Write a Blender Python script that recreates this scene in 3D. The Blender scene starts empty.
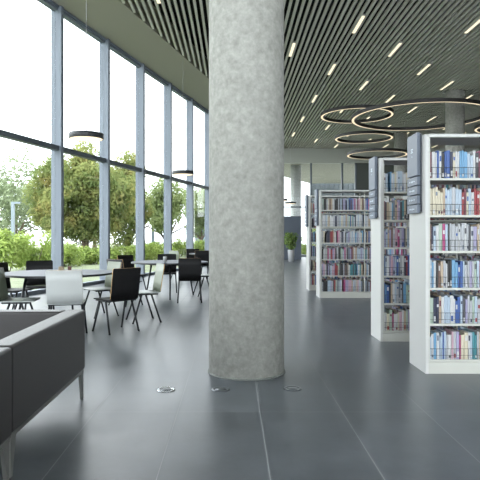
import bpy, bmesh, math, random
from mathutils import Vector, Matrix

random.seed(11)
R = random.Random(5)
scene = bpy.context.scene
col = scene.collection
PI = math.pi


# ------------------------------------------------------------------ materials
def lin(c):
    return tuple(((v / 255) / 12.92 if v / 255 <= 0.04045 else ((v / 255 + 0.055) / 1.055) ** 2.4) for v in c)


def mat(name, rgb, rough=0.5, metal=0.0, spec=0.5, noise=0.0, nscale=8.0, bump=0.0, bscale=60.0, sheen=0.0, coat=0.0):
    m = bpy.data.materials.new(name)
    m.use_nodes = True
    nt = m.node_tree
    b = nt.nodes['Principled BSDF']
    c = lin(rgb)
    b.inputs['Base Color'].default_value = (*c, 1)
    b.inputs['Roughness'].default_value = rough
    b.inputs['Metallic'].default_value = metal
    b.inputs['Specular IOR Level'].default_value = spec
    if sheen:
        b.inputs['Sheen Weight'].default_value = sheen
        b.inputs['Sheen Roughness'].default_value = 0.4
    if coat:
        b.inputs['Coat Weight'].default_value = coat
    if noise or bump:
        tc = nt.nodes.new('ShaderNodeTexCoord')
    if noise:
        n = nt.nodes.new('ShaderNodeTexNoise')
        n.inputs['Scale'].default_value = nscale
        n.inputs['Detail'].default_value = 5
        nt.links.new(tc.outputs['Object'], n.inputs['Vector'])
        r = nt.nodes.new('ShaderNodeValToRGB')
        r.color_ramp.elements[0].position = 0.3
        r.color_ramp.elements[1].position = 0.7
        r.color_ramp.elements[0].color = (*[v * (1 - noise) for v in c], 1)
        r.color_ramp.elements[1].color = (*[min(1, v * (1 + noise)) for v in c], 1)
        nt.links.new(n.outputs['Fac'], r.inputs['Fac'])
        nt.links.new(r.outputs['Color'], b.inputs['Base Color'])
    if bump:
        n2 = nt.nodes.new('ShaderNodeTexNoise')
        n2.inputs['Scale'].default_value = bscale
        nt.links.new(tc.outputs['Object'], n2.inputs['Vector'])
        bp = nt.nodes.new('ShaderNodeBump')
        bp.inputs['Strength'].default_value = bump
        bp.inputs['Distance'].default_value = 0.01
        nt.links.new(n2.outputs['Fac'], bp.inputs['Height'])
        nt.links.new(bp.outputs['Normal'], b.inputs['Normal'])
    return m


def emit(name, rgb, strength):
    m = bpy.data.materials.new(name)
    m.use_nodes = True
    nt = m.node_tree
    nt.nodes.clear()
    o = nt.nodes.new('ShaderNodeOutputMaterial')
    e = nt.nodes.new('ShaderNodeEmission')
    e.inputs['Color'].default_value = (*lin(rgb), 1)
    e.inputs['Strength'].default_value = strength
    nt.links.new(e.outputs[0], o.inputs[0])
    m.cycles.emission_sampling = 'NONE'
    return m


def glass(name):
    m = bpy.data.materials.new(name)
    m.use_nodes = True
    nt = m.node_tree
    nt.nodes.clear()
    o = nt.nodes.new('ShaderNodeOutputMaterial')
    mx = nt.nodes.new('ShaderNodeMixShader')
    lw = nt.nodes.new('ShaderNodeLayerWeight')
    lw.inputs['Blend'].default_value = 0.5
    pw = nt.nodes.new('ShaderNodeMath')
    pw.operation = 'POWER'
    pw.inputs[1].default_value = 5.0
    fr = nt.nodes.new('ShaderNodeMath')
    fr.operation = 'MULTIPLY_ADD'
    fr.inputs[1].default_value = 0.6
    fr.inputs[2].default_value = 0.025
    nt.links.new(lw.outputs['Facing'], pw.inputs[0])
    nt.links.new(pw.outputs[0], fr.inputs[0])
    t = nt.nodes.new('ShaderNodeBsdfTransparent')
    t.inputs['Color'].default_value = (0.95, 0.965, 0.97, 1)
    g = nt.nodes.new('ShaderNodeBsdfGlossy')
    g.inputs['Roughness'].default_value = 0.0
    nt.links.new(fr.outputs[0], mx.inputs[0])
    nt.links.new(t.outputs[0], mx.inputs[1])
    nt.links.new(g.outputs[0], mx.inputs[2])
    nt.links.new(mx.outputs[0], o.inputs[0])
    return m


def leafmat(name, cols, scale=0.8, trans=0.35):
    m = bpy.data.materials.new(name)
    m.use_nodes = True
    nt = m.node_tree
    nt.nodes.clear()
    o = nt.nodes.new('ShaderNodeOutputMaterial')
    tc = nt.nodes.new('ShaderNodeTexCoord')
    n = nt.nodes.new('ShaderNodeTexNoise')
    n.inputs['Scale'].default_value = scale
    n.inputs['Detail'].default_value = 6
    n.inputs['Roughness'].default_value = 0.7
    r = nt.nodes.new('ShaderNodeValToRGB')
    els = r.color_ramp.elements
    while len(els) < len(cols):
        els.new(0.5)
    for i, c in enumerate(cols):
        els[i].position = 0.32 + 0.36 * i / (len(cols) - 1)
        els[i].color = (*lin(c), 1)
    d = nt.nodes.new('ShaderNodeBsdfDiffuse')
    t = nt.nodes.new('ShaderNodeBsdfTranslucent')
    mx = nt.nodes.new('ShaderNodeMixShader')
    mx.inputs[0].default_value = trans
    nt.links.new(tc.outputs['Object'], n.inputs['Vector'])
    nt.links.new(n.outputs['Fac'], r.inputs['Fac'])
    nt.links.new(r.outputs['Color'], d.inputs['Color'])
    nt.links.new(r.outputs['Color'], t.inputs['Color'])
    nt.links.new(d.outputs[0], mx.inputs[1])
    nt.links.new(t.outputs[0], mx.inputs[2])
    nt.links.new(mx.outputs[0], o.inputs[0])
    return m


def concrete(name, dark, light):
    m = bpy.data.materials.new(name)
    m.use_nodes = True
    nt = m.node_tree
    b = nt.nodes['Principled BSDF']
    b.inputs['Roughness'].default_value = 0.75
    b.inputs['Specular IOR Level'].default_value = 0.25
    tc = nt.nodes.new('ShaderNodeTexCoord')
    n1 = nt.nodes.new('ShaderNodeTexNoise')
    n1.inputs['Scale'].default_value = 12
    n1.inputs['Detail'].default_value = 9
    n1.inputs['Roughness'].default_value = 0.72
    r = nt.nodes.new('ShaderNodeValToRGB')
    r.color_ramp.elements[0].position = 0.33
    r.color_ramp.elements[0].color = (*lin(dark), 1)
    r.color_ramp.elements[1].position = 0.68
    r.color_ramp.elements[1].color = (*lin(light), 1)
    n2 = nt.nodes.new('ShaderNodeTexNoise')
    n2.inputs['Scale'].default_value = 26
    n2.inputs['Detail'].default_value = 3
    mp = nt.nodes.new('ShaderNodeMapRange')
    mp.inputs[1].default_value = 0.3
    mp.inputs[2].default_value = 0.7
    mp.inputs[3].default_value = 0.9
    mp.inputs[4].default_value = 1.1
    mul = nt.nodes.new('ShaderNodeVectorMath')
    mul.operation = 'SCALE'
    nt.links.new(tc.outputs['Object'], n1.inputs['Vector'])
    nt.links.new(tc.outputs['Object'], n2.inputs['Vector'])
    nt.links.new(n1.outputs['Fac'], r.inputs['Fac'])
    nt.links.new(n2.outputs['Fac'], mp.inputs[0])
    nt.links.new(r.outputs['Color'], mul.inputs[0])
    nt.links.new(mp.outputs[0], mul.inputs['Scale'])
    nt.links.new(mul.outputs[0], b.inputs['Base Color'])
    bp = nt.nodes.new('ShaderNodeBump')
    bp.inputs['Strength'].default_value = 0.15
    bp.inputs['Distance'].default_value = 0.01
    nt.links.new(n1.outputs['Fac'], bp.inputs['Height'])
    nt.links.new(bp.outputs['Normal'], b.inputs['Normal'])
    return m


def tilemat(name):
    """Large 0.6 x 1.2 m dark grey porcelain slabs with thin pale joints."""
    m = bpy.data.materials.new(name)
    m.use_nodes = True
    nt = m.node_tree
    b = nt.nodes['Principled BSDF']
    b.inputs['Specular IOR Level'].default_value = 0.5
    tc = nt.nodes.new('ShaderNodeTexCoord')
    sp = nt.nodes.new('ShaderNodeSeparateXYZ')
    nt.links.new(tc.outputs['Object'], sp.inputs[0])

    def math_(op, a, bb=None):
        n = nt.nodes.new('ShaderNodeMath')
        n.operation = op
        for i, v in enumerate((a, bb)):
            if v is None:
                continue
            if isinstance(v, (int, float)):
                n.inputs[i].default_value = v
            else:
                nt.links.new(v, n.inputs[i])
        return n.outputs[0]

    def joint(out, pitch, off, half):
        x = math_('DIVIDE', math_('SUBTRACT', out, off), pitch)
        f = math_('FRACT', x)
        d = math_('MINIMUM', f, math_('SUBTRACT', 1.0, f))
        return math_('LESS_THAN', math_('MULTIPLY', d, pitch), half), math_('FLOOR', x)

    jx, ix = joint(sp.outputs[0], 0.595, -0.40, 0.0028)
    jy, iy = joint(sp.outputs[1], 1.2, 3.97, 0.0028)
    j = math_('MAXIMUM', jx, jy)
    cb = nt.nodes.new('ShaderNodeCombineXYZ')
    nt.links.new(ix, cb.inputs[0])
    nt.links.new(iy, cb.inputs[1])
    wn = nt.nodes.new('ShaderNodeTexWhiteNoise')
    nt.links.new(cb.outputs[0], wn.inputs[0])
    # cloudy surface, shifted per slab
    add = nt.nodes.new('ShaderNodeVectorMath')
    add.operation = 'ADD'
    sc = nt.nodes.new('ShaderNodeVectorMath')
    sc.operation = 'SCALE'
    sc.inputs['Scale'].default_value = 8.0
    nt.links.new(wn.outputs['Color'], sc.inputs[0])
    nt.links.new(tc.outputs['Object'], add.inputs[0])
    nt.links.new(sc.outputs[0], add.inputs[1])
    n = nt.nodes.new('ShaderNodeTexNoise')
    n.inputs['Scale'].default_value = 2.6
    n.inputs['Detail'].default_value = 8
    n.inputs['Roughness'].default_value = 0.65
    nt.links.new(add.outputs[0], n.inputs['Vector'])
    r = nt.nodes.new('ShaderNodeValToRGB')
    r.color_ramp.elements[0].position = 0.3
    r.color_ramp.elements[0].color = (*lin((60, 65, 70)), 1)
    r.color_ramp.elements[1].position = 0.75
    r.color_ramp.elements[1].color = (*lin((90, 95, 100)), 1)
    nt.links.new(n.outputs['Fac'], r.inputs['Fac'])
    mp = nt.nodes.new('ShaderNodeMapRange')
    mp.inputs[3].default_value = 0.93
    mp.inputs[4].default_value = 1.07
    nt.links.new(wn.outputs['Value'], mp.inputs[0])
    mul = nt.nodes.new('ShaderNodeVectorMath')
    mul.operation = 'SCALE'
    nt.links.new(r.outputs['Color'], mul.inputs[0])
    nt.links.new(mp.outputs[0], mul.inputs['Scale'])
    mix = nt.nodes.new('ShaderNodeMix')
    mix.data_type = 'RGBA'
    nt.links.new(j, mix.inputs['Factor'])
    nt.links.new(mul.outputs[0], mix.inputs['A'])
    mix.inputs['B'].default_value = (*lin((140, 142, 143)), 1)
    nt.links.new(mix.outputs['Result'], b.inputs['Base Color'])
    rr = nt.nodes.new('ShaderNodeMapRange')
    rr.inputs[1].default_value = 0.3
    rr.inputs[2].default_value = 0.7
    rr.inputs[3].default_value = 0.30
    rr.inputs[4].default_value = 0.38
    nt.links.new(n.outputs['Fac'], rr.inputs[0])
    rough = math_('MAXIMUM', rr.outputs[0], math_('MULTIPLY', j, 0.9))
    nt.links.new(rough, b.inputs['Roughness'])
    nt.links.new(math_('SUBTRACT', 0.5, math_('MULTIPLY', j, 0.4)), b.inputs['Specular IOR Level'])
    return m


M = {
    'tile': tilemat('grey_slab_tiles'),
    'concrete': concrete('column_concrete', (130, 130, 125), (158, 158, 152)),
    'outcol': concrete('outside_column', (176, 178, 178), (200, 202, 202)),
    'slat': mat('slat_grey', (212, 209, 202), 0.55),
    'plenum': mat('plenum_black', (10, 11, 11), 0.9),
    'band': mat('soffit_paint', (160, 156, 144), 0.7),
    'beam': mat('beam_paint', (176, 178, 170), 0.7),
    'mullion': mat('aluminium_blue_grey', (114, 122, 132), 0.55, 0.0, 0.3),
    'rail': mat('inward_shade_aluminium', (86, 94, 102), 0.5, 0.2),  # shade of the inward faces put into this darker aluminium
    'glass': glass('window_glass'),
    'wallgrey': mat('wall_dark_grey', (86, 90, 86), 0.8),
    'wallpale': mat('wall_pale', (140, 140, 138), 0.8),
    'partition': mat('slate_partition', (74, 82, 94), 0.6),
    'white': mat('shelf_white', (190, 191, 189), 0.4),
    'shelf': mat('shelf_offwhite', (178, 179, 172), 0.45),
    'sign': mat('sign_blue_grey', (80, 89, 102), 0.5),
    'signdark': mat('sign_back_dark', (52, 58, 66), 0.6),
    'mark': mat('sign_print', (178, 190, 200), 0.6),
    'wire': mat('guard_wire', (70, 72, 70), 0.4, 0.6),
    'page': mat('paper_edge', (178, 172, 158), 0.85),
    'black': mat('chair_black', (15, 15, 17), 0.6, spec=0.3, noise=0.15, nscale=30),
    'seatsheen': mat('chair_seat_sky_sheen', (150, 156, 154), 0.3),  # seat tops kept pale: sky reflection put into the colour
    'pale': mat('chair_white', (178, 181, 180), 0.45),
    'sage': mat('chair_sage', (92, 100, 83), 0.5),
    'edge': mat('plywood_edge', (160, 128, 84), 0.6),
    'leg': mat('leg_black', (24, 28, 32), 0.45, 0.3),
    'ttop': mat('tabletop_grey', (60, 68, 79), 0.5, spec=0.3),
    'tedge': mat('table_edge', (26, 29, 32), 0.5),
    'sofa': mat('charcoal_cloth', (21, 17, 17), 0.45, spec=0.6, noise=0.12, nscale=120, bump=0.25, bscale=260, sheen=0.08),
    'metal': mat('brushed_steel', (150, 150, 146), 0.35, 0.8),
    'disc': mat('chrome_with_glare', (205, 208, 210), 0.25, 1.0),  # brighter rim of one socket: its reflection put into the metal colour
    'discdark': mat('socket_dark', (96, 100, 104), 0.3, 0.8),
    'lampblack': mat('lamp_housing', (40, 42, 44), 0.5),
    'ringblack': mat('ring_housing', (34, 32, 32), 0.5),
    'strip': emit('strip_glow', (255, 243, 208), 1.35),
    'ring': emit('ring_glow', (255, 236, 200), 1.15),
    'pend': emit('pendant_glow', (255, 238, 205), 1.6),
    'cable': mat('cable_grey', (170, 172, 172), 0.5),
    'leafA': leafmat('olive_leaves', [(84, 102, 64), (114, 128, 80), (142, 146, 92), (166, 152, 98)], 0.9, 0.5),
    'leafB': leafmat('green_leaves', [(98, 114, 76), (134, 148, 100), (158, 168, 120)], 0.8, 0.5),
    'leafHaze': leafmat('hazed_leaves', [(100, 112, 84), (126, 138, 108), (144, 154, 126)], 0.8),  # distance haze put into the leaf colour, not a separate species
    'leafH': leafmat('hedge_leaves', [(104, 126, 64), (146, 164, 90), (180, 190, 116)], 1.6),
    'bark': mat('bark', (92, 80, 66), 0.9, noise=0.25, nscale=9),
    'lawn': mat('lawn', (104, 112, 84), 0.9, noise=0.3, nscale=2.0),
    'paving': mat('outside_paving', (150, 152, 150), 0.9),
    'post': mat('post_pale', (112, 124, 132), 0.5),
    'facade': mat('facade_pale', (104, 112, 116), 0.7),
    'soffit': mat('canopy_soffit', (142, 141, 128), 0.7),
    'winpane': mat('far_window', (120, 140, 152), 0.2),
    'plant': leafmat('houseplant_leaves', [(60, 86, 46), (104, 128, 70), (150, 164, 104)], 6, 0.3),
    'pot': mat('pot_white', (186, 188, 190), 0.35),
    'soil': mat('potting_soil', (52, 42, 34), 0.95),
    'cardtan': mat('card_tan', (140, 126, 104), 0.7),
    'cardred': mat('card_brown', (96, 68, 60), 0.7),
}


# ------------------------------------------------------------------ mesh helpers
def box(bm, x0, x1, y0, y1, z0, z1, bevel=0.0, mi=0, mtx=None, seg=2):
    vs = [bm.verts.new((x, y, z)) for z in (z0, z1) for y in (y0, y1) for x in (x0, x1)]
    idx = [(0, 2, 3, 1), (4, 5, 7, 6), (0, 1, 5, 4), (2, 6, 7, 3), (0, 4, 6, 2), (1, 3, 7, 5)]
    fs = [bm.faces.new([vs[i] for i in f]) for f in idx]
    for f in fs:
        f.material_index = mi
    if mtx is not None:
        bmesh.ops.transform(bm, matrix=mtx, verts=vs)
    if bevel:
        es = list({e for f in fs for e in f.edges})
        r = bmesh.ops.bevel(bm, geom=es, offset=bevel, segments=seg, affect='EDGES', profile=0.5)
        for f in r['faces']:
            f.material_index = mi
            f.smooth = True
    return vs


def rod(bm, p0, p1, r0, r1=None, seg=10, mi=0):
    p0, p1 = Vector(p0), Vector(p1)
    r1 = r0 if r1 is None else r1
    d = (p1 - p0).normalized()
    a = d.orthogonal().normalized()
    b = d.cross(a)
    ra = [bm.verts.new(p0 + (a * math.cos(t) + b * math.sin(t)) * r0) for t in [2 * PI * i / seg for i in range(seg)]]
    rb = [bm.verts.new(p1 + (a * math.cos(t) + b * math.sin(t)) * r1) for t in [2 * PI * i / seg for i in range(seg)]]
    for i in range(seg):
        j = (i + 1) % seg
        f = bm.faces.new((ra[i], ra[j], rb[j], rb[i]))
        f.smooth = True
        f.material_index = mi
    for ring in (ra[::-1], rb):
        f = bm.faces.new(ring)
        f.material_index = mi


def lathe(bm, prof, seg=48, mi=0, cx=0, cy=0, closed=False, smooth=True):
    rings = []
    for (r, z) in prof:
        if r < 1e-6:
            rings.append([bm.verts.new((cx, cy, z))])
        else:
            rings.append([bm.verts.new((cx + r * math.cos(2 * PI * i / seg), cy + r * math.sin(2 * PI * i / seg), z)) for i in range(seg)])
    pairs = list(zip(rings, rings[1:]))
    if closed:
        pairs.append((rings[-1], rings[0]))
    for a, b in pairs:
        for i in range(seg):
            j = (i + 1) % seg
            vs = [a[i % len(a)], a[j % len(a)], b[j % len(b)], b[i % len(b)]]
            vs = [v for k, v in enumerate(vs) if v not in vs[:k]]
            if len(vs) > 2:
                f = bm.faces.new(vs)
                f.smooth = smooth
                f.material_index = mi


def prism(bm, pts, z0, z1, mi=0):
    a = [bm.verts.new((p[0], p[1], z0)) for p in pts]
    b = [bm.verts.new((p[0], p[1], z1)) for p in pts]
    n = len(pts)
    fs = [bm.faces.new(a[::-1]), bm.faces.new(b)]
    for i in range(n):
        fs.append(bm.faces.new((a[i], a[(i + 1) % n], b[(i + 1) % n], b[i])))
    for f in fs:
        f.material_index = mi


def obj(name, bm, mats, parent=None, loc=None, rotz=0.0, kind=None):
    me = bpy.data.meshes.new(name)
    bmesh.ops.recalc_face_normals(bm, faces=bm.faces)
    bm.to_mesh(me)
    bm.free()
    for m in (mats if isinstance(mats, (list, tuple)) else [mats]):
        me.materials.append(M[m] if isinstance(m, str) else m)
    o = bpy.data.objects.new(name, me)
    col.objects.link(o)
    if parent:
        o.parent = parent
    if loc is not None:
        o.location = loc
    o.rotation_euler.z = rotz
    if kind:
        o['kind'] = kind
    return o


def B():
    return bmesh.new()


def thing(name, label, cat, loc=(0, 0, 0), rotz=0.0, group=None):
    o = bpy.data.objects.new(name, None)
    o.empty_display_size = 0.1
    col.objects.link(o)
    o.location = loc
    o.rotation_euler.z = rotz
    return tag(o, label, cat, group)


def tag(o, label, cat, group=None):
    o['label'] = label
    o['category'] = cat
    if group:
        o['group'] = group
    return o


def structure(name):
    o = bpy.data.objects.new(name, None)
    col.objects.link(o)
    o['kind'] = 'structure'
    return o


def dup(root, loc, rotz, label):
    r = root.copy()
    col.objects.link(r)
    r.location = loc
    r.rotation_euler.z = rotz
    r['label'] = label
    for ch in list(root.children):
        c = ch.copy()
        col.objects.link(c)
        c.parent = r
        for g in list(ch.children):
            d = g.copy()
            col.objects.link(d)
            d.parent = c
    return r


# ------------------------------------------------------------------ camera (level, one-point view down the aisle)
EYE = 1.27
cd = bpy.data.cameras.new('camera')
cam = bpy.data.objects.new('camera', cd)
col.objects.link(cam)
cam.location = (0, 0, EYE)
cam.rotation_euler = (PI / 2, 0, 0)
cd.sensor_width = 36
cd.lens = 36 * 550 / 480
cd.shift_x = 7 / 480
cd.shift_y = -4 / 480
cd.clip_end = 400
scene.camera = cam
scene.view_settings.view_transform = 'Standard'
scene.view_settings.look = 'None'
scene.view_settings.gamma = 1
scene.view_settings.use_curve_mapping = False
scene.view_settings.exposure = 0.0
scene.cycles.sample_clamp_indirect = 3.0
scene.cycles.sample_clamp_direct = 3.0
scene.cycles.use_adaptive_sampling = False

# overcast white sky
w = bpy.data.worlds.new('overcast_sky')
scene.world = w
w.use_nodes = True
bg = w.node_tree.nodes['Background']
bg.inputs['Color'].default_value = (0.94, 0.975, 1.0, 1)
bg.inputs['Strength'].default_value = 8.0

# ------------------------------------------------------------------ the room
HC = 6.6                       # slat ceiling and glazing head
UX, UY = 0.2714, 0.9625        # along the window wall
NX, NY = 0.9625, -0.2714       # into the room
BX = -7.7
REAR, FAR = -6.0, 33.6
RIGHT = 15.0


def wp(t, d):
    return (BX + UX * t + NX * d, UY * t + NY * d)


def wall_x(y, d=0.0):
    # x on the line offset d into the room, at depth y
    x0, y0 = wp(0, d)
    return x0 + (y - y0) * UX / UY


bm = B()
prism(bm, [(wall_x(REAR, -0.15), REAR), (RIGHT, REAR), (RIGHT, FAR), (wall_x(FAR, -0.15), FAR)], -0.12, 0.0)
obj('floor', bm, 'tile', kind='structure')

bm = B()
prism(bm, [(wall_x(REAR, -0.8), REAR - 0.5), (RIGHT + 0.3, REAR - 0.5), (RIGHT + 0.3, FAR + 0.3), (wall_x(FAR, -0.8), FAR + 0.3)], 7.25, 7.45)
obj('ceiling', bm, 'plenum', kind='structure')

# flat painted strip of ceiling beside the glazing, with its return up to the plenum
BAND = 1.55
bm = B()
prism(bm, [(wall_x(REAR, -0.14), REAR), (wall_x(REAR, BAND), REAR), (wall_x(FAR, BAND), FAR), (wall_x(FAR, -0.14), FAR)], HC, HC + 0.06)
prism(bm, [(wall_x(REAR, BAND - 0.05), REAR), (wall_x(REAR, BAND), REAR), (wall_x(FAR, BAND), FAR), (wall_x(FAR, BAND - 0.05), FAR)], HC + 0.06, 7.25)
prism(bm, [(wall_x(REAR, -0.2), REAR), (wall_x(REAR, -0.1), REAR), (wall_x(FAR, -0.1), FAR), (wall_x(FAR, -0.2), FAR)], HC + 0.06, 7.25)
obj('trim_1', bm, 'band', kind='structure')

PITCH = 0.147
COLS = [(0.127, 5.18, 0.353), (8.23, 20.4, 0.34), (8.75, 28.7, 0.34)]
bm = B()
x = -7.35
slat_x0 = x
while x < RIGHT - 0.05:
    y1 = FAR - 0.05
    # the band edge cuts each slat
    e = (x - wall_x(0, BAND)) * UY / UX - 0.12
    y1 = min(y1, e)
    cuts = sorted((cy - math.sqrt((cr + 0.02) ** 2 - dx * dx), cy + math.sqrt((cr + 0.02) ** 2 - dx * dx)) for (cx, cy, cr) in COLS for dx in [max(0, abs(x - cx) - 0.036)] if dx < cr + 0.02)
    ya = REAR + 0.05
    for (ca, cb) in cuts + [(y1, y1)]:
        if min(ca, y1) > ya + 0.1:
            box(bm, x - 0.03, x + 0.03, ya, min(ca, y1), HC, HC + 0.065)
        ya = cb
    x += PITCH
obj('ceiling_slats', bm, 'slat', kind='structure')

# window wall on the left: one window per bay, a deep mullion at each bay's start
T0 = 12.8 / UY
TP = 2.14 / UY
n_win = 0
mtxw = Matrix(((UX, NX, 0, BX), (UY, NY, 0, 0), (0, 0, 1, 0), (0, 0, 0, 1)))
for i in range(-8, 10):
    t0 = T0 + TP * i
    t1 = t0 + TP
    if i == 9:
        t1 = FAR / UY - 0.02
    n_win += 1
    wroot = structure('window_%d' % n_win)
    bm = B()
    box(bm, t0 - 0.05, t0 + 0.05, -0.13, 0.14, 0, HC, 0.004, mtx=mtxw, seg=1)
    obj('mullion', bm, 'mullion', wroot)
    bm = B()
    box(bm, t0 + 0.05, t1 - 0.05, -0.06, 0.09, 3.25, 3.36, mtx=mtxw)
    obj('transom', bm, 'rail', wroot)
    bm = B()
    box(bm, t0 + 0.05, t1 - 0.05, -0.08, 0.05, HC - 0.11, HC, mtx=mtxw)
    box(bm, t0 + 0.05, t1 - 0.05, 0.05, 0.09, HC - 0.05, HC, mtx=mtxw)
    obj('window_head', bm, 'mullion', wroot)
    bm = B()
    box(bm, t0 + 0.05, t1 - 0.05, -0.08, 0.06, 0.0, 0.09, mtx=mtxw)
    obj('sill', bm, 'mullion', wroot)
    bm = B()
    box(bm, t0 + 0.05, t1 - 0.05, -0.022, -0.01, 0.09, 3.25, mtx=mtxw)
    obj('pane', bm, 'glass', wroot)
    bm = B()
    box(bm, t0 + 0.05, t1 - 0.05, -0.022, -0.01, 3.36, HC - 0.11, mtx=mtxw)
    obj('pane', bm, 'glass', wroot)

# glazed wall behind the viewer
n_win += 1
wroot = structure('window_%d' % n_win)
bm = B()
xl = wall_x(REAR, -0.1)
k = xl
while k < RIGHT:
    box(bm, k, k + 0.1, REAR - 0.14, REAR, 0, HC)
    k += 2.2
box(bm, xl, RIGHT, REAR - 0.1, REAR - 0.02, 0, 0.1)
box(bm, xl, RIGHT, REAR - 0.1, REAR - 0.02, 3.25, 3.36)
box(bm, xl, RIGHT, REAR - 0.14, REAR, HC - 0.12, 7.25)
obj('window_frame', bm, 'mullion', wroot)
bm = B()
box(bm, xl, RIGHT, REAR - 0.07, REAR - 0.06, 0.1, HC - 0.12)
obj('pane', bm, 'glass', wroot)

bm = B()
box(bm, RIGHT, RIGHT + 0.2, REAR, FAR, 0, 7.25)
obj('wall_right', bm, 'wallpale', kind='structure')

# far end: glazed screen on the left, dark wall on the right, pale fascia above
bm = B()
box(bm, wall_x(FAR, 0.0), RIGHT, FAR - 0.1, FAR + 0.2, 5.72, 7.25)
obj('trim_2', bm, 'beam', kind='structure')
GX = 7.55
bm = B()
box(bm, GX, RIGHT, FAR, FAR + 0.2, 0, 5.72)
obj('wall_back', bm, 'wallgrey', kind='structure')
n_win += 1
wroot = structure('window_%d' % n_win)
bm = B()
gx0 = wall_x(FAR, 0.15)
for k in (gx0, 4.72, 6.62, GX - 0.1):
    box(bm, k, k + 0.1, FAR - 0.06, FAR + 0.1, 0, 5.72)
obj('mullion', bm, 'rail', wroot)
bm = B()
box(bm, gx0, GX, FAR - 0.02, FAR + 0.06, 3.0, 3.08)
box(bm, gx0, GX, FAR - 0.02, FAR + 0.06, 0.0, 0.1)
obj('transom', bm, 'rail', wroot)
bm = B()
box(bm, gx0, GX, FAR + 0.02, FAR + 0.03, 0.1, 5.72)
obj('pane', bm, 'glass', wroot)


# ------------------------------------------------------------------ columns
def column(x, y, r, z1, label, m='concrete'):
    t = thing('concrete_column', label, 'column', (x, y, 0))
    t['kind'] = 'thing'
    bm = B()
    lathe(bm, [(0, 0.002), (r, 0.002), (r, z1), (0, z1)], 96)
    o = obj('shaft', bm, m, t)
    o.rotation_euler.z = 1.0
    bm = B()
    lathe(bm, [(r, 0.001), (r + 0.012, 0.001), (r + 0.008, 0.012), (r, 0.014)], 96)
    obj('base_seal', bm, 'wallgrey', t)
    return t


column(0.127, 5.18, 0.353, 7.24, 'thick round bare concrete column standing in the middle of the tiled aisle')
column(8.23, 20.4, 0.34, 7.24, 'round grey column behind the largest ring lamp, above the nearest bookcase')
column(8.75, 28.7, 0.34, 7.24, 'far round grey column behind the ring lamps, above the second bookcase')
column(4.12, 36.0, 0.34, 5.88, 'pale round column outside the far glass wall, behind the slate partition', 'outcol')


# ------------------------------------------------------------------ ceiling strip lights
def strip_light(x, y, label):
    k = round((x - slat_x0) / PITCH - 0.5) + 0.5
    x = slat_x0 + k * PITCH
    t = thing('ceiling_light', label, 'ceiling light', (x, y, HC - 0.012), group='cream strip lights in the slatted ceiling')
    bm = B()
    box(bm, -0.044, 0.044, 0, 1.14, 0.004, 0.06)
    obj('housing', bm, 'slat', t)
    bm = B()
    box(bm, -0.04, 0.04, 0.01, 1.13, 0.0, 0.004)
    obj('diffuser', bm, 'strip', t)


def px(x, y, z):
    return 233 + 550 * x / y, 236 - 550 * (z - EYE) / y


ORD = ['first', 'second', 'third', 'fourth', 'fifth', 'sixth', 'seventh', 'eighth', 'ninth', 'tenth', 'eleventh', 'twelfth',
       'thirteenth', 'fourteenth', 'fifteenth', 'sixteenth', 'seventeenth', 'eighteenth', 'nineteenth', 'twentieth']
for q, tens in enumerate(('twenty', 'thirty', 'forty')):
    for k in range(10):
        if q == 0 and k == 0:
            continue
        ORD.append({0: {20: 'twentieth', 30: 'thirtieth', 40: 'fortieth'}[(q + 2) * 10]}[0] if k == 0 else tens + '-' + ORD[k - 1])

rows = []
for j in range(0, 11):
    y = 13.3 + 1.87 * j
    xs = [(3.17 if j % 2 == 0 else 1.70) + 2.94 * k for k in range(-3, 5)]
    row = []
    for xx in xs:
        a, b = px(xx, y + 0.6, HC)
        if 286 < a < 478 or (286 < px(xx, y, HC)[0] < 479):
            if xx < RIGHT - 0.3 and xx > wall_x(y + 1.3, BAND):
                row.append((xx, y))
    rows.append(row)
vis_rows = [r for r in rows if r]
for j, row in enumerate(vis_rows):
    for k, (xx, y) in enumerate(row):
        strip_light(xx, y, 'cream ceiling strip light, %s row from the viewer, %s along from the big column' % (ORD[j], ORD[k]))
strip_light(-1.75, 11.45, 'cream strip light in the ceiling slats left of the big column, above the window band')


# ------------------------------------------------------------------ ring lamps


def ring_lamp(x, y, r, label, hz=4.4):
    ZR = EYE + hz
    x, y, r = x * hz / 4.4, y * hz / 4.4, r * hz / 4.4
    t = thing('hanging_ring_lamp', label, 'hanging lamp', (x, y, ZR), group='large ring lamps over the bookcases')
    bm = B()
    ro, ri = r, r - 0.13
    lathe(bm, [(ro, 0.0), (ro, 0.125), (ri, 0.125), (ri, 0.0), (ri + 0.02, 0.0), (ri + 0.02, 0.02), (ro - 0.02, 0.02), (ro - 0.02, 0.0)], 96, closed=True, smooth=False)
    obj('housing', bm, 'ringblack', t)
    bm = B()
    lathe(bm, [(ro - 0.021, 0.003), (ro - 0.021, 0.019), (ri + 0.021, 0.019), (ri + 0.021, 0.003)], 96, closed=True, smooth=False)
    obj('diffuser', bm, 'ring', t)
    for k in range(3):
        a = 2 * PI * k / 3 + 0.5
        bm = B()
        rod(bm, ((r - 0.065) * math.cos(a), (r - 0.065) * math.sin(a), 0.125), ((r - 0.065) * math.cos(a), (r - 0.065) * math.sin(a), HC - ZR - 0.003), 0.004, seg=6)
        obj('suspension_wire', bm, 'cable', t)


ring_lamp(6.96, 20.5, 2.5, 'largest dark ring lamp with cream glowing underside, hanging over the nearest bookcase')
ring_lamp(4.54, 20.2, 1.32, 'smaller dark ring lamp overlapping the far side of the largest ring', 4.85)
ring_lamp(5.92, 24.9, 1.30, 'dark ring lamp hanging just below and behind the two overlapping rings')
ring_lamp(7.85, 30.0, 1.62, 'farthest dark ring lamp, lowest of the rings above the second bookcase', 3.9)
ring_lamp(11.25, 22.4, 1.32, 'dark ring lamp at the edge of view, only its rim showing above the books')


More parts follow.
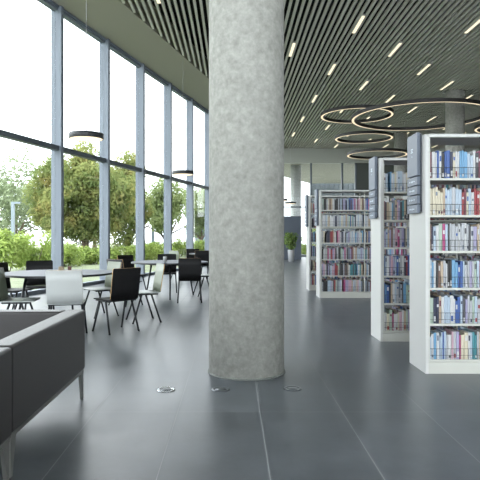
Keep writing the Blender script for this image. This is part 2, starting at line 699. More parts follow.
# ------------------------------------------------------------------ pendant discs by the window
def pendant(x, y, label):
    z = 3.12
    t = thing('pendant_lamp', label, 'hanging lamp', (x, y, z), group='disc pendants along the window wall')
    bm = B()
    lathe(bm, [(0.0, 0.105), (0.318, 0.105), (0.325, 0.098), (0.325, 0.012), (0.315, 0.0), (0.305, 0.0), (0.305, 0.02), (0, 0.02)], 64)
    obj('lamp_shade', bm, 'lampblack', t)
    bm = B()
    lathe(bm, [(0.0, 0.002), (0.303, 0.002), (0.303, 0.016), (0, 0.016)], 64)
    obj('diffuser', bm, 'pend', t)
    bm = B()
    rod(bm, (0, 0, 0.105), (0, 0, HC - z), 0.006, seg=8)
    obj('cord', bm, 'cable', t)


pendant(-2.80, 10.5, 'dark disc pendant lamp hanging in front of the first window mullion')
pendant(-1.51, 16.6, 'smaller looking dark disc pendant lamp hanging just beside the big concrete column')
pendant(3.30, 31.6, 'tiny far disc pendant lamp in front of the pale outside column')
pendant(2.55, 29.0, 'far disc pendant lamp half hidden behind the big concrete column')


# ------------------------------------------------------------------ chairs
def curved_panel(bm, wdt, hgt, thk, bow, rim=1, corner=0.02):
    """Upright panel in local x (width) / z (height), facing +y, bowed back in the middle, rounded corners. faces 0, rim 1."""
    pts = []
    h2 = wdt / 2
    for (cx, cz, a0) in ((h2 - corner, hgt - corner, 0), (-h2 + corner, hgt - corner, 90), (-h2 + corner, corner, 180), (h2 - corner, corner, 270)):
        for k in range(4):
            a = math.radians(a0 + 30 * k)
            pts.append((cx + corner * math.cos(a), cz + corner * math.sin(a)))
    # columns across the width
    xs = sorted({round(-h2 + wdt * i / 12, 5) for i in range(13)} | {round(p[0], 5) for p in pts})

    def zlim(x):
        d = abs(x) - (h2 - corner)
        if d <= 0:
            return 0.0, hgt
        c = corner - math.sqrt(max(0, corner * corner - d * d))
        return c, hgt - c
    front, back = [], []
    for x in xs:
        lo, hi = zlim(x)
        off = -bow * (1 - (x / h2) ** 2)
        front.append([bm.verts.new((x, off, lo + (hi - lo) * k / 3)) for k in range(4)])
        back.append([bm.verts.new((x, off - thk, lo + (hi - lo) * k / 3)) for k in range(4)])
    for i in range(len(xs) - 1):
        for k in range(3):
            f = bm.faces.new((front[i][k], front[i + 1][k], front[i + 1][k + 1], front[i][k + 1]))
            f.smooth = True
            f = bm.faces.new((back[i][k], back[i][k + 1], back[i + 1][k + 1], back[i + 1][k]))
            f.smooth = True
        for k in (0, 3):
            f = bm.faces.new((front[i][k], back[i][k], back[i + 1][k], front[i + 1][k]))
            f.material_index = rim if k == 3 else 0
    for i in (0, len(xs) - 1):
        for k in range(3):
            f = bm.faces.new((front[i][k], front[i][k + 1], back[i][k + 1], back[i][k]))
            f.material_index = rim


def make_chair(label, m):
    t = thing('meeting_chair', label, 'chair', group='chairs around the round tables')
    # seat: rounded slab, slightly dished, front edge rolled
    bm = B()
    curved_panel(bm, 0.43, 0.42, 0.012, 0.006, 0)
    bmesh.ops.rotate(bm, verts=bm.verts, cent=(0, 0, 0), matrix=Matrix.Rotation(-PI / 2, 3, 'X'))
    bmesh.ops.scale(bm, vec=(1, 1, -1), verts=bm.verts)
    bmesh.ops.translate(bm, vec=(0, -0.20, 0.442), verts=bm.verts)
    obj('seat', bm, [m if m == 'black' else 'seatsheen', 'edge'], t)
    bm = B()
    curved_panel(bm, 0.43, 0.42, 0.012, 0.008)
    bmesh.ops.rotate(bm, verts=bm.verts, cent=(0, 0, 0), matrix=Matrix.Rotation(math.radians(9), 3, 'X'))
    bmesh.ops.translate(bm, vec=(0, -0.195, 0.44), verts=bm.verts)
    obj('backrest', bm, [m, 'edge'], t)
    bm = B()
    for s in (-1, 1):
        rod(bm, (s * 0.195, -0.17, 0.417), (s * 0.195, 0.17, 0.417), 0.011)
    for y in (-0.12, 0.12):
        rod(bm, (-0.195, y, 0.417), (0.195, y, 0.417), 0.010)
    obj('seat_frame', bm, 'leg', t)
    for s in (-1, 1):
        for f in (-1, 1):
            bm = B()
            rod(bm, (s * 0.198, f * 0.07, 0.418), (s * 0.225, f * 0.205, 0.004), 0.0145, 0.0125)
            lathe(bm, [(0, 0.0), (0.014, 0.0), (0.014, 0.02), (0, 0.02)], 10, cx=s * 0.225, cy=f * 0.205)
            obj('leg', bm, 'leg', t)
    return t


CH = [
    ('black', -1.565, 7.35, -0.70, 0.71, 'black chair with tan plywood edge, nearest black one, seen from behind'),
    ('pale', -2.10, 6.95, -0.17, 0.98, 'white chair seen from behind, just over the sofa back'),
    ('black', -3.20, 9.10, 0.33, -0.94, 'black chair on the window side of the nearer round table, facing the room'),
    ('black', -3.40, 8.55, 0.97, -0.2, 'black chair cut by the edge of view, its back behind the sage chair'),
    ('sage', -2.79, 7.19, 0.98, 0.12, 'pale sage chair turned side on at the edge of view, tucked under the nearer table'),
    ('sage', -1.34, 8.22, -0.92, -0.39, 'sage chair pulled out between the two round tables, back seen from its front'),
    ('sage', -2.12, 8.75, -0.75, -0.66, 'pale sage chair tucked behind the nearer table, back showing above its top'),
    ('black', -1.97, 10.1, 0.6, 0.8, 'black chair just behind the nearest black chair, partly covered by its back'),
    ('black', -2.15, 11.83, 0.75, -0.66, 'black chair at the window end of the second round table, against a mullion'),
    ('black', -0.84, 10.62, -0.10, 0.99, 'black chair seen from behind at the second table, next to the column'),
    ('black', -1.50, 12.45, 0.1, -0.99, 'black chair on the far side of the second round table, facing the viewer'),
    ('sage', -0.60, 11.78, -0.95, -0.3, 'pale sage chair half hidden by the big column at the second table'),
    ('sage', -1.50, 15.9, 0.7, 0.7, 'small looking olive sage chair at the farthest round table'),
    ('black', -1.25, 17.6, 0.2, -0.98, 'black chair on the far side of the farthest round table'),
    ('black', -0.93, 16.0, -0.2, 0.98, 'far black chair seen from behind at the farthest round table'),
]
protos = {}
for (m, x, y, fx, fy, lab) in CH:
    rz = math.atan2(-fx, fy)
    if m not in protos:
        protos[m] = make_chair(lab, m)
        protos[m].location = (x, y, 0)
        protos[m].rotation_euler.z = rz
    else:
        dup(protos[m], (x, y, 0), rz, lab)


# ------------------------------------------------------------------ round tables
def make_table(label, r=0.8):
    t = thing('round_table', label, 'table', group='round tables by the window')
    bm = B()
    lathe(bm, [(0, 0.735), (r - 0.003, 0.735)], 80, mi=0, smooth=False)
    lathe(bm, [(r - 0.003, 0.735), (r, 0.732), (r, 0.708), (r - 0.02, 0.704), (0, 0.704)], 80, mi=1, smooth=False)
    obj('tabletop', bm, ['ttop', 'tedge'], t)
    bm = B()
    lathe(bm, [(0.42, 0.704), (0.45, 0.704), (0.45, 0.675), (0.42, 0.675)], 48, closed=True)
    obj('apron_ring', bm, 'leg', t)
    for k in range(3):
        a = k * 2 * PI / 3 + math.radians(85)
        bm = B()
        rod(bm, (0.44 * math.cos(a), 0.44 * math.sin(a), 0.70), (0.58 * math.cos(a), 0.58 * math.sin(a), 0.0), 0.022, 0.014, 12)
        obj('leg', bm, 'leg', t)
    return t


tb = make_table('nearer round grey table with black splayed legs, just beyond the sofa')
tb.location = (-2.57, 8.1, 0)
dup(tb, (-1.32, 11.5, 0), -0.838, 'second round grey table, beside the big column and in front of the window')
dup(tb, (-0.55, 16.9, 0), 0.3, 'farthest round table, mostly hidden behind the big column')


def block(name, label, cat, x, y, z, sx, sy, sz, m, rz=0.2):
    bm = B()
    box(bm, -sx / 2, sx / 2, -sy / 2, sy / 2, 0, sz, 0.004)
    box(bm, -sx / 2 + 0.008, sx / 2 - 0.008, -sy / 2 - 0.001, sy / 2 + 0.001, sz - 0.002, sz + 0.006)
    return tag(obj(name, bm, m, None, (x, y, z), rz), label, cat)


block('card_box', 'small tan box standing on the nearer round table behind the white chair', 'box', -2.50, 8.0, 0.7355, 0.075, 0.06, 0.085, 'cardtan')
block('card_box', 'small reddish brown box on the nearer round table, beside the tan one', 'box', -2.37, 7.98, 0.7355, 0.05, 0.05, 0.09, 'cardred')
bm = B()
lathe(bm, [(0, 0), (0.032, 0), (0.038, 0.1), (0.038, 0.12), (0.03, 0.122), (0.028, 0.004), (0, 0.004)], 24)
tag(obj('paper_cup', bm, 'pot', None, (-1.36, 11.0, 0.7355)), 'slim white cup standing on the second round table', 'cup')


# ------------------------------------------------------------------ sofas
def make_sofa(label):
    # local: right rear outer corner line x=0 (back's outer face), length along y 0..1.43, faces -x
    t = thing('sofa', label, 'sofa', group='charcoal box sofas')
    L, D, T, z0, z1 = 1.43, 0.86, 0.145, 0.232, 0.697
    bm = B()
    box(bm, -T, 0, 0.0, L, z0, z1, 0.018, seg=3)
    obj('backrest', bm, 'sofa', t)
    for (a, b) in ((0.0, T), (L - T, L)):
        bm = B()
        box(bm, -D, -T - 0.003, a, b, z0, z1, 0.018, seg=3)
        obj('armrest', bm, 'sofa', t)
    bm = B()
    box(bm, -D + 0.01, -T - 0.004, T + 0.003, L - T - 0.003, z0 + 0.01, 0.30)
    obj('seat_base', bm, 'sofa', t)
    for (a, b) in ((T + 0.004, L / 2 - 0.002), (L / 2 + 0.002, L - T - 0.004)):
        bm = B()
        box(bm, -D - 0.01, -T - 0.005, a, b, 0.301, 0.43, 0.03, seg=3)
        obj('seat_cushion', bm, 'sofa', t)
    bm = B()
    for (x0, x1, y0, y1) in ((-0.035, -0.008, 0.01, L - 0.01), (-D + 0.01, -D + 0.037, 0.01, L - 0.01), (-D + 0.037, -0.035, 0.01, 0.037), (-D + 0.037, -0.035, L - 0.037, L - 0.01)):
        box(bm, x0, x1, y0, y1, 0.21, z0)
    obj('base_frame', bm, 'metal', t)
    for sx in (0, 1):
        for sy in (0, 1):
            bm = B()
            xo = -0.012 if sx == 0 else -D + 0.012
            dx = -0.02 if sx == 0 else 0.02
            y_o = 0.012 if sy == 0 else L - 0.012
            dy = 1 if sy == 0 else -1
            # flat plate leg, tapering to the foot
            pts = [(y_o, 0.21), (y_o + dy * 0.075, 0.21), (y_o + dy * 0.025, 0.0), (y_o, 0.0)]
            a = [bm.verts.new((xo, p[0], p[1])) for p in pts]
            b = [bm.verts.new((xo + dx, p[0], p[1])) for p in pts]
            bm.faces.new(a)
            bm.faces.new(b[::-1])
            for i in range(4):
                bm.faces.new((a[i], a[(i + 1) % 4], b[(i + 1) % 4], b[i]))
            obj('leg', bm, 'metal', t)
    return t


sf = make_sofa('charcoal fabric box sofa whose outer side faces the aisle, with one tapered steel leg showing')
sf.location = (-1.155, 2.875, 0)
dup(sf, (-1.140, 1.415, 0), 0, 'nearer charcoal sofa, only the end of its back showing at the edge of view')


# ------------------------------------------------------------------ floor sockets
def socket(x, y, label, rim):
    t = thing('floor_socket', label, 'floor socket', (x, y, 0.0), group='round floor sockets')
    bm = B()
    lathe(bm, [(0.05, 0.001), (0.078, 0.001), (0.074, 0.006), (0.054, 0.006)], 40, closed=True)
    obj('rim', bm, rim, t)
    bm = B()
    lathe(bm, [(0, 0.001), (0.049, 0.001), (0.049, 0.004), (0, 0.004)], 40)
    box(bm, -0.02, 0.02, -0.006, 0.006, 0.004, 0.0055)
    obj('lid', bm, 'discdark', t)


socket(-0.553, 4.54, 'bright round floor socket on the window side of the big column', 'disc')
socket(-0.10, 4.55, 'dull round floor socket right in front of the big column', 'discdark')
socket(0.495, 4.57, 'round steel floor socket on the bookcase side of the big column', 'discdark')

# ------------------------------------------------------------------ bookcases
BAY = 0.90
DEP = 0.46
HT = 2.215
BOARDS = [0.127, 0.459, 0.79, 1.132, 1.4635, 1.805]
TOPZ = 2.18
EP = 0.028     # end panel thickness
UP = 0.018      # upright


def make_bookcase(label, bays=2):
    # local: x=0 outer face of the end panel, y=0 front face, runs +x
    t = thing('bookcase', label, 'bookcase', group='white double sided bookcases')
    W = EP + bays * BAY + EP
    for xa in (0, W - EP):
        bm = B()
        # end panel with rounded upper corners, profile in y/z
        r = 0.035
        pts = [(0, 0), (DEP, 0)]
        for k in range(5):
            a = math.radians(90 * k / 4)
            pts.append((DEP - r + r * math.cos(a), HT - r + r * math.sin(a)))
        for k in range(5):
            a = math.radians(90 + 90 * k / 4)
            pts.append((r + r * math.cos(a), HT - r + r * math.sin(a)))
        va = [bm.verts.new((xa, p[0], p[1])) for p in pts]
        vb = [bm.verts.new((xa + EP, p[0], p[1])) for p in pts]
        bm.faces.new(va)
        bm.faces.new(vb[::-1])
        n = len(pts)
        for i in range(n):
            bm.faces.new((va[i], va[(i + 1) % n], vb[(i + 1) % n], vb[i]))
        obj('end_panel', bm, 'white', t)
    bm = B()
    box(bm, EP, W - EP, 0.0, DEP, HT - 0.035, HT - 0.001, 0.008)
    obj('top_panel', bm, 'white', t)
    bm = B()
    box(bm, EP, W - EP, 0.004, DEP - 0.004, 0.0, BOARDS[0] - 0.022)
    obj('plinth', bm, 'shelf', t)
    for k in range(bays + 1):
        x = EP + k * BAY
        bm = B()
        for y in (0.012, DEP - 0.012 - 0.03):
            box(bm, x - (UP / 2 if 0 < k < bays else 0) - (UP if k == bays else 0), x + (UP / 2 if 0 < k < bays else UP if k == 0 else 0), y, y + 0.03, BOARDS[0] - 0.02, HT - 0.036)
        obj('upright', bm, 'shelf', t)
    for k in range(bays):
        x0 = EP + k * BAY + (UP if k == 0 else UP / 2) + 0.001
        x1 = EP + (k + 1) * BAY - (UP if k == bays - 1 else UP / 2) - 0.001
        for z in BOARDS:
            bm = B()
            box(bm, x0, x1, 0.014, DEP - 0.014, z - 0.02, z)
            s = obj('shelf', bm, 'shelf', t)
            bm = B()
            rod(bm, (x0, 0.017, z + 0.100), (x1, 0.017, z + 0.100), 0.0022, seg=5)
            rod(bm, (x0, 0.017, z + 0.040), (x1, 0.017, z + 0.040), 0.0018, seg=5)
            q = x0 + 0.02
            while q < x1:
                rod(bm, (q, 0.017, z), (q, 0.017, z + 0.100), 0.0016, seg=5)
                q += 0.042
            obj('wire_guard', bm, 'wire', s)
    # category sign on the end panel
    bm = B()
    box(bm, -0.018, -0.001, 0.10, 0.385, 1.50, 2.235)
    sg = obj('sign_board', bm, 'signdark', t)
    bm = B()
    box(bm, -0.046, -0.018, 0.095, 0.39, 1.842, 2.245, 0.004)
    for (z, a, b) in ((2.10, 0.215, 0.275), (2.085, 0.225, 0.265), (2.07, 0.215, 0.275), (2.03, 0.24, 0.25)):
        box(bm, -0.0468, -0.0450, a, b, z, z + 0.008, mi=1)
    obj('sign_header', bm, ['sign', 'mark'], sg)
    for k in range(4):
        z = 1.838 - 0.088 * (k + 1)
        bm = B()
        box(bm, -0.046, -0.018, 0.095, 0.39, z, z + 0.080, 0.003)
        for q in range(4):
            y0 = 0.17 + 0.04 * q + 0.007 * ((k + q) % 2)
            box(bm, -0.0468, -0.045, y0, y0 + 0.026, z + 0.036, z + 0.044, mi=1)
            if (q + k) % 3:
                box(bm, -0.0468, -0.045, y0 + 0.008, y0 + 0.013, z + 0.028, z + 0.052, mi=1)
        obj('sign_plate', bm, ['sign', 'mark'], sg)
    return t


CASES = [('nearest', 5.07), ('second', 6.615), ('third', 11.28), ('fourth', 12.83)]
CX0 = 1.775
CLAB = ['nearest tall white bookcase with grey sign on its end, at the edge of view',
        'second white bookcase, behind the nearest one, with grey sign on its end',
        'third white bookcase, across the wide gap, showing a full bay of books',
        'farthest white bookcase, only a narrow strip showing beside the third one']
bc = make_bookcase(CLAB[0])
bc.location = (CX0, CASES[0][1], 0)
for k in (1, 2, 3):
    dup(bc, (CX0, CASES[k][1], 0), 0, CLAB[k])

# ------------------------------------------------------------------ books
PAL = {
    'w': ((226, 228, 230), 'white'), 'g': ((186, 190, 196), 'light grey'), 'p': ((182, 202, 222), 'pale blue'),
    'l': ((106, 168, 214), 'light blue'), 'b': ((48, 92, 172), 'blue'), 'n': ((32, 42, 76), 'navy'),
    'k': ((24, 25, 28), 'black'), 'd': ((74, 76, 84), 'dark grey'), 'm': ((122, 52, 70), 'maroon'),
    'r': ((168, 46, 54), 'red'), 'x': ((186, 58, 122), 'magenta'), 'i': ((214, 170, 186), 'pink'),
    'c': ((222, 212, 184), 'cream'), 'e': ((196, 174, 146), 'beige'), 'v': ((168, 162, 200), 'lavender'),
    't': ((62, 146, 158), 'teal'), 'f': ((178, 200, 182), 'pale green'), 'o': ((130, 96, 82), 'brown'),
    's': ((118, 132, 150), 'slate'),
}
BM = {k: mat('book_' + v[1].replace(' ', '_'), tuple(0.8 * (0.88 * c + 0.12 * sum(v[0]) / 3) for c in v[0]), 0.5, noise=0.06, nscale=25) for k, v in PAL.items()}
ROWN = ['top', 'second', 'third', 'fourth', 'fifth', 'bottom']
SEQ = {
    0: ['mwwbwkbbncwwlllppwdmxig', 'cccccepppgpprmcpwrrce', 'onpwfxpkgggwggwgdgve', 'plwkoegwkkllbbpggvgf', 'fnnewppwwbbpdvggfpgl', 'pwlwppbpgwigvxccwpttg'],
    1: ['wplwpcwppgw', 'mdecwlseivd', 'vpevogixgvd', 'bpwvivpbsgw', 'blbnewpgsgd', 'wcfxwwciwef'],
    2: ['gfkkgcoewgkkgdp', 'wwgpcewwgnggpcg', 'gcdndrrewkxigng', 'kwgfxgrvigdkfgp', 'vigvdpivrrfdkgd', 'gdkkppvgdrfsgpw'],
}
WIDE = {'thin': 0.014}


def book_mesh(bm, w, d, h, cover=True, pages=True):
    """Hard cover: rounded spine at -y, two boards, page block. mat 0 cover, 1 pages."""
    b = 0.0022
    if cover:
        pr = []
        for k in range(7):
            a = PI * k / 6
            pr.append((w / 2 - w / 2 * math.cos(a), -0.004 * math.sin(a)))
        outer = [(0, d)] + pr + [(w, d)]
        inner = [(w - b, d), (w - b, b + 0.001), (b, b + 0.001), (b, d)]
        loop = outer + inner
        va = [bm.verts.new((p[0], p[1], 0)) for p in loop]
        vb = [bm.verts.new((p[0], p[1], h)) for p in loop]
        n = len(loop)
        for i in range(n):
            f = bm.faces.new((va[i], va[(i + 1) % n], vb[(i + 1) % n], vb[i]))
        # caps as strips
        m = len(outer)
        o_a, o_b = va[:m], vb[:m]
        i_a, i_b = va[m:], vb[m:]
        for (O, I) in ((o_a, i_a), (o_b, i_b)):
            bm.faces.new((O[0], O[1], I[2], I[3]))
            bm.faces.new((O[m - 2], O[m - 1], I[0], I[1]))
            bm.faces.new(O[1:m - 1] + [I[1], I[2]])
    if pages:
        box(bm, b + 0.0004, w - b - 0.0004, b + 0.0015, d - 0.004, 0.003, h - 0.004, mi=1 if cover else 0)


RB = random.Random(21)
N_IND = 0
stuff_bms = B()
STUFF_KEYS = sorted(PAL)
smi = {k: i for i, k in enumerate(STUFF_KEYS)}


def stuff_book(x, y, z, w, d, h, key, flip=False):
    b = stuff_bms
    if flip:
        box(b, x, x + w, y - d, y, z, z + h, mi=smi[key])
    else:
        box(b, x, x + w, y, y + d, z, z + h, mi=smi[key])
        box(b, x + 0.003, x + w - 0.003, y + 0.004, y + d - 0.002, z + h, z + h + 0.0005, mi=len(STUFF_KEYS))


def individual(case, row, idx, x, y, z, w, d, h, key, detailed):
    global N_IND
    N_IND += 1
    cname = PAL[key][1]
    size = 'thick' if w > 0.029 else 'slim' if w < 0.017 else ''
    label = '%s %s book, %s from the end panel, %s shelf of %s bookcase' % (size, cname, ORD[idx], ROWN[row], CASES[case][0])
    label = label.strip()
    bm = B()
    if detailed:
        book_mesh(bm, w, d, h, True, False)
        o = obj('book', bm, BM[key], None, (x, y, z))
        bm = B()
        book_mesh(bm, w, d, h, False, True)
        obj('pages', bm, 'page', o)
        if w > 0.016 and RB.random() < 0.6:
            bm = B()
            zz = h * RB.choice((0.06, 0.08, 0.62, 0.7))
            box(bm, w * 0.18, w * 0.82, -0.0052, -0.0030, zz, zz + h * RB.choice((0.1, 0.14, 0.2)))
            dark = key in 'wgpcefiv'
            obj('spine_label', bm, BM[RB.choice('bndmrs')] if dark and RB.random() < 0.75 else BM['w'], o)
    else:
        book_mesh(bm, w, d, h)
        o = obj('book', bm, [BM[key], 'page'], None, (x, y, z))
    tag(o, label, 'book', 'books on the %s shelf of the %s bookcase' % (ROWN[row], CASES[case][0]))


for ci, (cn, cy) in enumerate(CASES):
    for bay in range(2):
        x0 = CX0 + EP + bay * BAY + (UP if bay == 0 else UP / 2) + 0.003
        x1 = CX0 + EP + (bay + 1) * BAY - (UP if bay == 1 else UP / 2) - 0.003
        for row in range(6):
            z = BOARDS[5 - row] + 0.001
            room = (TOPZ if row == 0 else BOARDS[6 - row] - 0.02) - z
            seq = SEQ.get(ci, [''] * 6)[row]
            x = x0
            idx = 0
            pref = 0.245 if ci == 0 else 0.235
            while True:
                key = seq[idx] if (bay == 0 and idx < len(seq)) else RB.choice('wwwggppplbncceevvfdksmrixot')
                wdt = RB.choice((0.014, 0.018, 0.020, 0.022, 0.024, 0.026, 0.032))
                if ci == 2:
                    wdt = RB.choice((0.02, 0.026, 0.032, 0.036))
                if x + wdt > x1:
                    break
                h = min(room - 0.03, pref + RB.choice((-0.035, -0.02, -0.01, 0, 0, 0.005, 0.012)))
                d = RB.uniform(0.15, 0.185)
                y = cy + 0.026 + RB.uniform(0, 0.008)
                vx = px(x + wdt, cy, 1.0)[0]
                seen = (px(x, cy, 1.0)[0] < 481) if ci == 0 else (px(x, cy, 1.0)[0] < 411) if ci == 1 else (bay == 0 and row < 4 and px(x, cy, 1)[0] < 371) if ci == 2 else False
                if seen:
                    individual(ci, row, idx, x, y, z, wdt, d, h, key, ci < 2)
                else:
                    stuff_book(x, y, z, wdt, d, h, key)
                x += wdt + 0.0012
                idx += 1
                if ci >= 1 and RB.random() < 0.03:
                    x += 0.03
            # the other side's books, seen through the gap above the near ones
            x = x0
            while x < x1 - 0.04:
                wdt = RB.choice((0.018, 0.024, 0.03, 0.036))
                stuff_book(x, cy + DEP - 0.026, z, wdt, RB.uniform(0.15, 0.185), min(room - 0.03, 0.24 + RB.choice((-0.04, -0.02, 0, 0.02))), RB.choice('wgpcedkomnsvb'), True)
                x += wdt + 0.0012
                if RB.random() < 0.05:
                    x += 0.05
so = obj('shelved_books', stuff_bms, [BM[k] for k in STUFF_KEYS] + ['page'], kind='stuff')
tag(so, 'remaining small books filling the far bookcases and the shelves beyond view', 'books')

# ------------------------------------------------------------------ far end: partition, plant
bm = B()
box(bm, 0.6, 3.66, 29.5, 29.62, 0, 2.3)
box(bm, 0.58, 3.68, 29.48, 29.64, 2.3, 2.33)
tag(obj('partition_screen', bm, 'partition', None), 'slate grey freestanding partition behind the potted plant at the far end', 'partition')


def leaf_quads(blobs, n, size, rnd, squash=1.0):
    vs, fs = [], []
    tot = sum(b[3] ** 2 for b in blobs)
    for b in blobs:
        k = int(n * b[3] ** 2 / tot)
        for _ in range(k):
            d = Vector((rnd.gauss(0, 1), rnd.gauss(0, 1), rnd.gauss(0, 1))).normalized()
            rr = b[3] * (1 - 0.55 * rnd.random() ** 2.2) * rnd.uniform(0.9, 1.08)
            c = Vector((b[0] + d.x * rr, b[1] + d.y * rr, b[2] + d.z * rr * squash))
            nrm = (d + Vector((rnd.uniform(-1, 1), rnd.uniform(-1, 1), rnd.uniform(-0.3, 1.2)))).normalized()
            a = nrm.orthogonal().normalized()
            a = Matrix.Rotation(rnd.uniform(0, 2 * PI), 3, nrm) @ a
            bb = nrm.cross(a)
            s = size * rnd.uniform(0.6, 1.35)
            i = len(vs)
            vs += [c - a * s, c + bb * s * 0.45 + nrm * s * 0.1, c + a * s, c - bb * s * 0.45 + nrm * s * 0.1]
            fs.append((i, i + 1, i + 2, i + 3))
    me = bpy.data.meshes.new('leaves')
    me.from_pydata([tuple(v) for v in vs], [], fs)
    return me


def leafy(name, me, m, parent=None, loc=None):
    me.materials.append(M[m])
    o = bpy.data.objects.new(name, me)
    col.objects.link(o)
    if parent:
        o.parent = parent
    if loc:
        o.location = loc
    return o


rl = random.Random(3)
t = thing('potted_plant', 'leafy green plant in a white pot in front of the slate partition', 'plant', (2.84, 26.9, 0))
bm = B()
lathe(bm, [(0, 0), (0.13, 0), (0.17, 0.56), (0.17, 0.6), (0.15, 0.6), (0.145, 0.54), (0, 0.54)], 32)
obj('pot', bm, 'pot', t)
bm = B()
lathe(bm, [(0, 0.55), (0.143, 0.55), (0.143, 0.541), (0, 0.541)], 24)
obj('soil', bm, 'soil', t)
bm = B()
for k in range(6):
    a = k * 1.05
    rod(bm, (0.03 * math.cos(a), 0.03 * math.sin(a), 0.55), (0.2 * math.cos(a), 0.2 * math.sin(a), 1.0 + 0.08 * (k % 3)), 0.012, 0.006, 6)
obj('stem', bm, 'bark', t)
leafy('foliage', leaf_quads([(-0.08, 0, 1.05, 0.3), (0.12, 0.05, 1.2, 0.24), (0, -0.05, 0.85, 0.24), (-0.15, 0, 1.3, 0.15)], 420, 0.085, rl), 'plant', t)

# ------------------------------------------------------------------ outdoors
bm = B()
prism(bm, [(-70, -30), (wall_x(-30, -0.16), -30), (wall_x(FAR + 0.3, -0.16), FAR + 0.3), (40, FAR + 0.3), (40, 90), (-70, 90)], -0.3, -0.12)
obj('ground_lawn', bm, 'lawn', kind='structure')
bm = B()
prism(bm, [(-60, 34), (-3, 40), (-3, 46), (-60, 41)], -0.12, -0.1)
prism(bm, [(1.9, FAR + 0.35), (22, FAR + 0.35), (22, 60), (3.9, 60)], -0.12, -0.1)  # paving added to bounce lighter, less green light onto the canopy
obj('path_and_bounce_paving', bm, 'paving', kind='structure')


def tree(x, y, blobs, n, size, m, trunk_r, branches, label, cat='tree', grp='trees outside the window'):
    t = thing('tree', label, cat, (x, y, -0.12), group=grp)
    bm = B()
    for (p0, p1, r0, r1) in branches:
        rod(bm, p0, p1, r0 * trunk_r, r1 * trunk_r, 10)
    obj('trunk', bm, 'bark', t)
    leafy('crown', leaf_quads(blobs, n, size, rl), m, t)


def crown(cx, cz, rx, rz, n, r0, rnd, ry=None):
    out = []
    ry = ry or rx
    for _ in range(n):
        while True:
            u = Vector((rnd.uniform(-1, 1), rnd.uniform(-1, 1), rnd.uniform(-1, 1)))
            if 0.35 < u.length < 0.95:
                break
        out.append((cx + u.x * rx, u.y * ry, cz + u.z * rz, r0 * rnd.uniform(0.75, 1.2)))
    return out


rt = random.Random(17)
BR = [((0, 0, 0), (0.05, 0, 1.1), 1, 0.8), ((0.05, 0, 1.0), (-0.9, 0.2, 2.3), 0.6, 0.3), ((0.05, 0, 1.0), (0.8, -0.2, 2.4), 0.6, 0.3),
      ((0.05, 0, 1.0), (0.1, 0.3, 2.9), 0.6, 0.3), ((0.3, 0, 1.5), (1.4, 0.2, 2.1), 0.35, 0.2), ((-0.3, 0, 1.5), (-1.5, 0, 2.2), 0.35, 0.2)]
tree(-8.1, 30.0, crown(0, 3.5, 2.8, 2.45, 72, 0.7, rt, 2.0), 44000, 0.095, 'leafA', 0.24, BR, 'big round olive green tree with forked trunk beyond the first mullions')
tree(-6.9, 36.0, crown(0, 3.6, 1.3, 3.3, 40, 0.7, rt), 20000, 0.10, 'leafA', 0.2, BR, 'tall olive tree rising behind the big round one at its column side')
tree(-4.9, 40.0, crown(0, 3.4, 1.1, 1.9, 20, 0.7, rt), 7000, 0.12, 'leafB', 0.16, BR, 'mid green tree seen between the third and fourth mullions')
tree(-2.7, 46.0, crown(0, 3.4, 1.5, 2.2, 22, 0.8, rt), 7000, 0.13, 'leafB', 0.16, BR, 'light green tree seen between the mullions nearest the big column')
tree(-15.9, 40.0, crown(0, 4.2, 2.4, 3.0, 26, 1.0, rt), 5200, 0.15, 'leafHaze', 0.2, BR, 'pale airy tree at the edge of view, beyond the lamp post')
tree(-11.6, 46.0, crown(0, 4.6, 1.9, 2.8, 22, 0.9, rt), 4600, 0.15, 'leafHaze', 0.2, BR, 'pale tree behind the big round olive tree')

hedges = [(-8.3, 20.0, 1.6, 'bright green clipped shrub outside, nearest the edge of view'),
          (-8.2, 22.5, 1.6, 'bright yellow green shrub outside, just before the first full mullion'),
          (-7.8, 24.9, 1.35, 'yellow green shrub outside, behind the first full mullion'),
          (-6.9, 27.2, 0.95, 'low green shrub at the foot of the big round tree'),
          (-6.0, 29.4, 0.95, 'low green shrub outside, seen through the second full window'),
          (-5.3, 31.8, 1.1, 'green shrub outside, behind the third mullion'),
          (-4.6, 34.2, 1.1, 'green shrub outside, in front of the two white pillars'),
          (-3.6, 36.4, 1.2, 'green shrub outside, seen behind the second round table'),
          (-2.4, 38.6, 1.2, 'green shrub outside, last one beside the big column'),
          (5.4, 41.0, 2.2, 'yellow green shrub outside the far glass wall, beside the farthest bookcase')]
for (x, y, h, lab) in hedges:
    t = thing('shrub', lab, 'shrub', (x, y, -0.12), group='shrubs outside the windows')
    bl = []
    for k in range(9):
        bl.append((rt.uniform(-0.75, 0.75), rt.uniform(-0.55, 0.55), rt.uniform(0.25, h - 0.35), rt.uniform(0.32, 0.46)))
    leafy('foliage', leaf_quads(bl, 2600, 0.075, rl), 'leafH', t)
    bm = B()
    for k in range(3):
        rod(bm, (0.15 * (k - 1), 0, 0), (0.4 * (k - 1), 0.1, h * 0.6), 0.025, 0.012, 6)
    obj('stem', bm, 'bark', t)

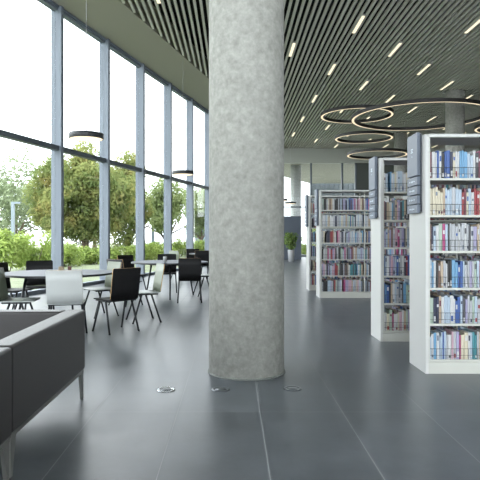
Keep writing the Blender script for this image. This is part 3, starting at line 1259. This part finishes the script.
t = thing('lamp_post', 'pale square lamp post with a short arm in front of the pale trees', 'lamp post', (-13.4, 33.5, -0.12))
bm = B()
box(bm, -0.09, 0.09, -0.09, 0.09, 0, 3.35)
obj('post', bm, 'post', t)
bm = B()
box(bm, -0.09, 0.42, -0.09, 0.09, 3.35, 3.47)
obj('lamp_arm', bm, 'post', t)
for k, (x, hgt, lab) in enumerate(((-6.05, 2.7, 'taller white gate pillar outside, seen beside the third mullion'), (-5.15, 2.35, 'shorter white gate pillar outside, to the column side of the taller one'))):
    t = thing('gate_pillar', lab, 'pillar', (x, 41.6, -0.12))
    t['kind'] = 'thing'
    bm = B()
    box(bm, -0.11, 0.11, -0.11, 0.11, 0, hgt, 0.01)
    obj('shaft', bm, 'post', t)
    bm = B()
    box(bm, -0.16, 0.16, -0.16, 0.16, hgt, hgt + 0.08, 0.01)
    obj('cap', bm, 'post', t)

t = thing('building', 'pale low building far outside, seen just beside the big column', 'building', (-4.3, 62, -0.12))
bm = B()
box(bm, 0, 5, 0, 4, 0, 2.9)
obj('wall', bm, 'facade', t)
bm = B()
box(bm, -0.2, 5.2, -0.2, 4.2, 2.9, 3.1)
obj('roof', bm, 'wallgrey', t)
for k in range(3):
    bm = B()
    box(bm, 0.5 + 1.5 * k, 1.5 + 1.5 * k, -0.04, 0.0, 0.9, 2.2)
    obj('window', bm, 'winpane', t)

# canopy and pale facade outside the far glass wall
bm = B()
prism(bm, [(0.5, FAR + 0.4), (12, FAR + 0.4), (12, 48.5), (6.8, 48.5), (3.5, 42.0), (0.5, 39.0)], 5.9, 6.2)
tag(obj('entrance_canopy', bm, 'soffit'), 'greenish canopy soffit outside the far glass wall, held by the pale column', 'canopy')
bm = B()
box(bm, 6.9, 14, 49, 49.4, -0.12, 9)
k = 6.95
while k < 13.9:
    box(bm, k, k + 0.07, 48.85, 49, -0.12, 9)
    k += 0.42
tag(obj('ribbed_building', bm, 'facade'), 'pale ribbed metal building front beyond the far glass wall', 'building')

print('individual books', N_IND)
